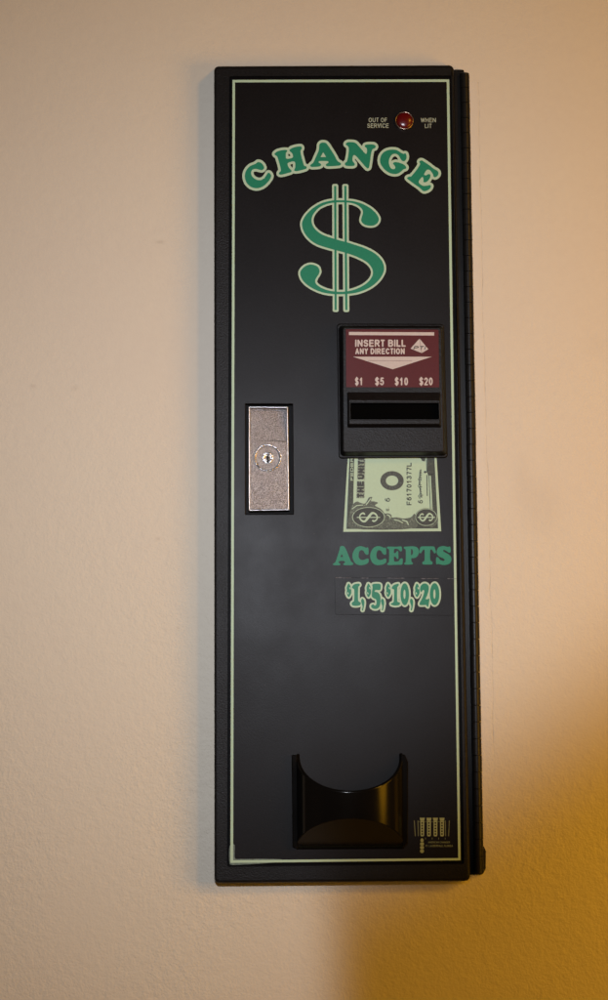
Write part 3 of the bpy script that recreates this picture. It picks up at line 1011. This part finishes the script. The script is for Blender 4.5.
xl = lambda y: 249.7 + (y - 406) * 0.0022
xr = lambda y: 286.6 + (y - 406) * 0.0115
ys = [407.8, 440.6, 442.0, 475, 509.2]
hs = [f0 - 0.0042, f0 - 0.0002, f0, f0, f0]
vs = []
for y, h, dr in zip(ys, hs, (0.0026, 0.0006, 0, 0, 0)):
    vs += [pl(xl(y), y, h), pl(xr(y), y, h - dr)]
mb.add(vs, [[2 * i, 2 * i + 1, 2 * i + 3, 2 * i + 2] for i in range(len(ys) - 1)])
mb.build('lock_plate', 'zinc', lock)
kc = U(267.8, 458.2, 0)
mb = MB()
b0 = f0
lathe(mb, kc, [(0.0138, b0 - 0.0004), (0.0138, b0 + 0.0010), (0.0132, b0 + 0.0016), (0.0122, b0 + 0.0012), (0.0116, b0 - 0.0002), (0.0085, b0 - 0.0014), (0.0062, b0 - 0.0016),
               (0.0060, b0 + 0.0002), (0.0054, b0 + 0.0008), (0.0036, b0 + 0.0003), (0.0001, b0 - 0.0006)], 48)
for k, a in enumerate((0.5, 2.3, 4.1)):
    c = Vector((kc.x + 0.0090 * math.cos(a), 0, kc.z + 0.0090 * math.sin(a)))
    lathe(mb, c, [(0.0028 - 0.0004 * k, b0 - 0.0016), (0.0022 - 0.0003 * k, b0 - 0.0009), (0.0012, b0 - 0.0005), (0.0001, b0 - 0.0007)], 10)
mb.build('lock_cylinder', 'cyl', lock)
mb = MB()
lathe(mb, Vector((kc.x, 0, kc.z + 0.0006)), [(0.0014, b0 + 0.0006), (0.0001, b0 + 0.00061)], 16, smooth=False)
mb.add([Vector((kc.x + a, -(b0 + 0.00072), kc.z + b)) for a, b in ((-0.0011, -0.0046), (0.0012, -0.0046), (0.0006, -0.0002), (-0.0006, -0.0002))], [[0, 1, 2, 3]])
mb.build('keyhole', 'void', lock)

# --- coin cup
mb = MB()
xa, xb = U(296.2, 800, 0).x, U(403.4, 800, 0).x
xc, a0 = (xa + xb) / 2, (xb - xa) / 2
zt, zb = U(345, 754.5, 0).z, U(345, 848.5, 0).z
p0 = 0.036
drop = zt - U(345, 792.0, p0).z
rise = U(345, 818.5, p0).z - zb
nt_ = 48


def cupring(a, p, kind, off=0.0):
    out = []
    for i in range(nt_ + 1):
        t = math.pi * i / nt_
        s_ = math.sin(t) ** 0.92
        x = xc - a * math.cos(t)
        if kind == 't':
            z = zt - drop * s_ + off
        else:
            z = zb + rise * s_ + off
        out.append(Vector((x, -(H0 + p * s_), z)))
    return out


th = 0.0036
outer_b, outer_t = cupring(a0, p0, 'b'), cupring(a0, p0, 't', -0.0006)
lips = []
for k in range(11):
    an = math.pi * k / 10
    e = th / 2 - th / 2 * math.cos(an)
    lips.append(cupring(a0 - e, p0 - e, 't', -0.0006 + th / 2 * math.sin(an)))
inner_t, inner_b = cupring(a0 - th, p0 - th, 't', -0.0006), cupring(a0 - th, p0 - th, 'b', 0.003)
mb.loft([outer_b, outer_t], False, False, 0, False, True)
mb.loft(lips, False, False, 0, False, True)
mb.loft([inner_t, inner_b], False, False, 0, False, True)
bev = cupring(a0 - 0.0007, p0 - 0.0007, 'b', -0.0007)
mb.loft([outer_b, bev], False, False, 0, False, False)
mb.add(bev, [list(range(nt_ + 1))])
mb.add(inner_b, [list(range(nt_ + 1))])
cup = mb.build('coin_cup', 'gloss', root)
for q, hh in (([(291.6, 754.6), (297.2, 754.4), (298.2, 849.2), (292.4, 846.2)], 0.0075), ([(400.6, 754.4), (405.0, 754.6), (408.2, 762), (407.8, 843.0), (401.8, 849.0)], 0.0075)):
    mb = MB()
    mb.loft([rquad(q, H0, 0.0006, 0, 4), rquad(q, hh - 0.001, 0.0006, 0, 4), rquad(q, hh, 0.0006, 0.0008, 4)], cap0=True)
    mb.build('cup_flange', 'gloss', cup)

# --- cabinet behind the door
CAB = [(219, 70.3), (464.2, 69.6), (478.2, 874.6), (219, 876.5)]
mb = MB()
mb.loft(slab_rings(CAB, -WALL_Y - 0.004, -0.0202, 0.0006, 0.002, 5, 2), cap0=False)
mb.build('cabinet', 'powder', root)

# --- piano hinge
t0, t1 = U(464.6, 73.8, -0.0165), U(478.9, 873.2, -0.0165)
ax = t1 - t0
Lh = ax.length
ax.normalize()
side = Vector((1, 0, 0))
side = (side - ax * side.dot(ax)).normalized()
fwd = ax.cross(side).normalized()
if fwd.y > 0:
    fwd = -fwd


def cyl(mb, length, r, n=20, bev=0.0004, mi=0):
    rings = []
    for (rr, l) in ((r - bev, 0), (r, bev), (r, length - bev), (r - bev, length)):
        rings.append([ax * l + side * (rr * math.cos(2 * math.pi * i / n)) + fwd * (rr * math.sin(2 * math.pi * i / n)) for i in range(n)])
    mb.loft(rings[:2], True, False, mi, True, False)
    mb.loft(rings[1:3], False, False, mi, True, True)
    mb.loft(rings[2:], False, True, mi, True, False)


RH = 0.0050
# leaf plate behind the barrel plus the pin
mb = MB()
tmp = MB()
cyl(tmp, Lh - 0.002, RH * 0.72, 14)
mb.add([Vector(v) + t0 + ax * 0.001 for v in tmp.v], tmp.f)
for i0 in (0,):
    w0, w1 = -0.0105, 0.0028
    hw = []
    for l in (0.0, Lh + 0.0005):
        for (sx, fy) in ((w0, -0.0034), (w0, -0.0020), (w1, -0.0020), (w1, -0.0062), (w0, -0.0062)):
            hw.append(t0 + ax * l + side * sx + fwd * fy)
    mb.add(hw, [[0, 1, 6, 5], [1, 2, 7, 6], [2, 3, 8, 7], [3, 4, 9, 8], [4, 0, 5, 9], [0, 1, 2, 3, 4], [5, 6, 7, 8, 9]])
# foot tab at the lower end
q = [(474.5, 846), (483.6, 845.4), (486.0, 851), (485.8, 869), (482.8, 874.4), (474.5, 875)]
mb.loft([rquad(q, -WALL_Y + 0.0005, 0.003, 0, 4), rquad(q, -0.0200, 0.003, 0, 4), rquad(q, -0.0185, 0.003, 0.0015, 4)])
hinge = mb.build('piano_hinge', 'hinge', root)
NK = 50
step = Lh / NK
mb = MB()
cyl(mb, step - 0.0005, RH, 22, 0.00025)
k0 = mb.build('hinge_knuckle', 'hinge', hinge)
for i in range(NK):
    o = k0 if i == 0 else k0.copy()
    if i:
        COL.objects.link(o)
        o.parent = hinge
    o.location = t0 + ax * (i * step + 0.00025) + side * random.uniform(-0.0001, 0.0001) + fwd * random.uniform(-0.0001, 0.0001)

# ================================================================== LIGHT
def lin_lamp(name, loc, power, col, radius):
    ld = bpy.data.lights.new(name, 'POINT')
    ld.energy = power
    ld.color = col
    ld.shadow_soft_size = radius
    o = bpy.data.objects.new(name, ld)
    COL.objects.link(o)
    o.location = loc
    return o


# cool lamp a little above the viewer, a lower-right shadow masked into its emission
kp = U(262, 425, 0)
KL = Vector((kp.x, -1.50, kp.z))
key = lin_lamp('cool_masked_key', KL, 62.0, (0.92, 0.955, 1.055), 0.025)
ld = key.data
ld.use_nodes = True
nt = ld.node_tree
em = nt.nodes['Emission']
g = N(nt, 'ShaderNodeNewGeometry')
sep = N(nt, 'ShaderNodeSeparateXYZ')
nt.links.new(g.outputs['Incoming'], sep.inputs[0])
ym = math_n(nt, 'MAXIMUM', math_n(nt, 'ABSOLUTE', sep.outputs['Y']), 0.05)
D = 1.50 + WALL_Y
wx = math_n(nt, 'MULTIPLY_ADD', math_n(nt, 'DIVIDE', sep.outputs['X'], ym), D, KL.x)
wz = math_n(nt, 'MULTIPLY_ADD', math_n(nt, 'DIVIDE', sep.outputs['Z'], ym), D, KL.z)
pa = U(332, 930, -WALL_Y)
q0, q1 = U(390, 826, -WALL_Y), U(608, 684, -WALL_Y)
dv = Vector((q1.x - q0.x, q1.z - q0.z)).normalized()
nx, nz = dv[1], -dv[0]         # towards lower right
aa = math_n(nt, 'DIVIDE', math_n(nt, 'SUBTRACT', wx, pa.x), 0.034)
bb = math_n(nt, 'DIVIDE', math_n(nt, 'ADD', math_n(nt, 'MULTIPLY', math_n(nt, 'SUBTRACT', wx, q0.x), nx),
                                 math_n(nt, 'MULTIPLY', math_n(nt, 'SUBTRACT', wz, q0.z), nz)), 0.125)
sm = N(nt, 'ShaderNodeMath', operation='SMOOTH_MIN')
nt.links.new(aa, sm.inputs[0])
nt.links.new(bb, sm.inputs[1])
sm.inputs[2].default_value = 0.8
mr = N(nt, 'ShaderNodeMapRange', interpolation_type='SMOOTHERSTEP')
mr.inputs['From Min'].default_value = -1.0
mr.inputs['From Max'].default_value = 1.0
mr.inputs['To Min'].default_value = 1.0
mr.inputs['To Max'].default_value = 0.01
nt.links.new(sm.outputs[0], mr.inputs['Value'])
cz = U(270, 480, -WALL_Y)
ex = math_n(nt, 'SUBTRACT', wx, cz.x)
ez = math_n(nt, 'SUBTRACT', wz, cz.z)
rr = math_n(nt, 'ADD', math_n(nt, 'MULTIPLY', ex, ex), math_n(nt, 'MULTIPLY', ez, ez))
fall = math_n(nt, 'POWER', 2.71828, math_n(nt, 'MULTIPLY', rr, -1.0 / 0.74**2))
nt.links.new(math_n(nt, 'MULTIPLY', mr.outputs[0], fall), em.inputs['Strength'])

lin_lamp('warm_ceiling_lamp', (1.95, -2.55, 1.17), 85.0, (1.0, 0.49, 0.04), 0.22)
lin_lamp('warm_low_lamp', (1.02, -0.74, -0.18), 29.5, (1.0, 0.465, 0.015), 0.29)

# dim brown room all round
w = bpy.data.worlds.new('World')
S.world = w
w.use_nodes = True
nt = w.node_tree
bg = nt.nodes['Background']
tc = N(nt, 'ShaderNodeTexCoord')
sep = N(nt, 'ShaderNodeSeparateXYZ')
nt.links.new(tc.outputs['Generated'], sep.inputs[0])
sx = math_n(nt, 'ABSOLUTE', sep.outputs['X'])
lo = math_n(nt, 'MULTIPLY', sep.outputs['Z'], -1.0)
f = math_n(nt, 'MAXIMUM', sx, lo)
nz_ = noise(nt, 3.5, 2, tc.outputs['Generated'])
f = math_n(nt, 'MULTIPLY_ADD', nz_.outputs['Fac'], 0.3, f)
c = ramp(nt, f, [(0.45, (0.006, 0.006, 0.007)), (0.8, (0.05, 0.034, 0.020)), (1.0, (0.12, 0.07, 0.03))])
nt.links.new(c, bg.inputs['Color'])
bg.inputs['Strength'].default_value = 0.6

S.view_settings.view_transform = 'Standard'
S.view_settings.look = 'None'
S.view_settings.exposure = 0
S.view_settings.gamma = 1
S.cycles.use_denoising = True
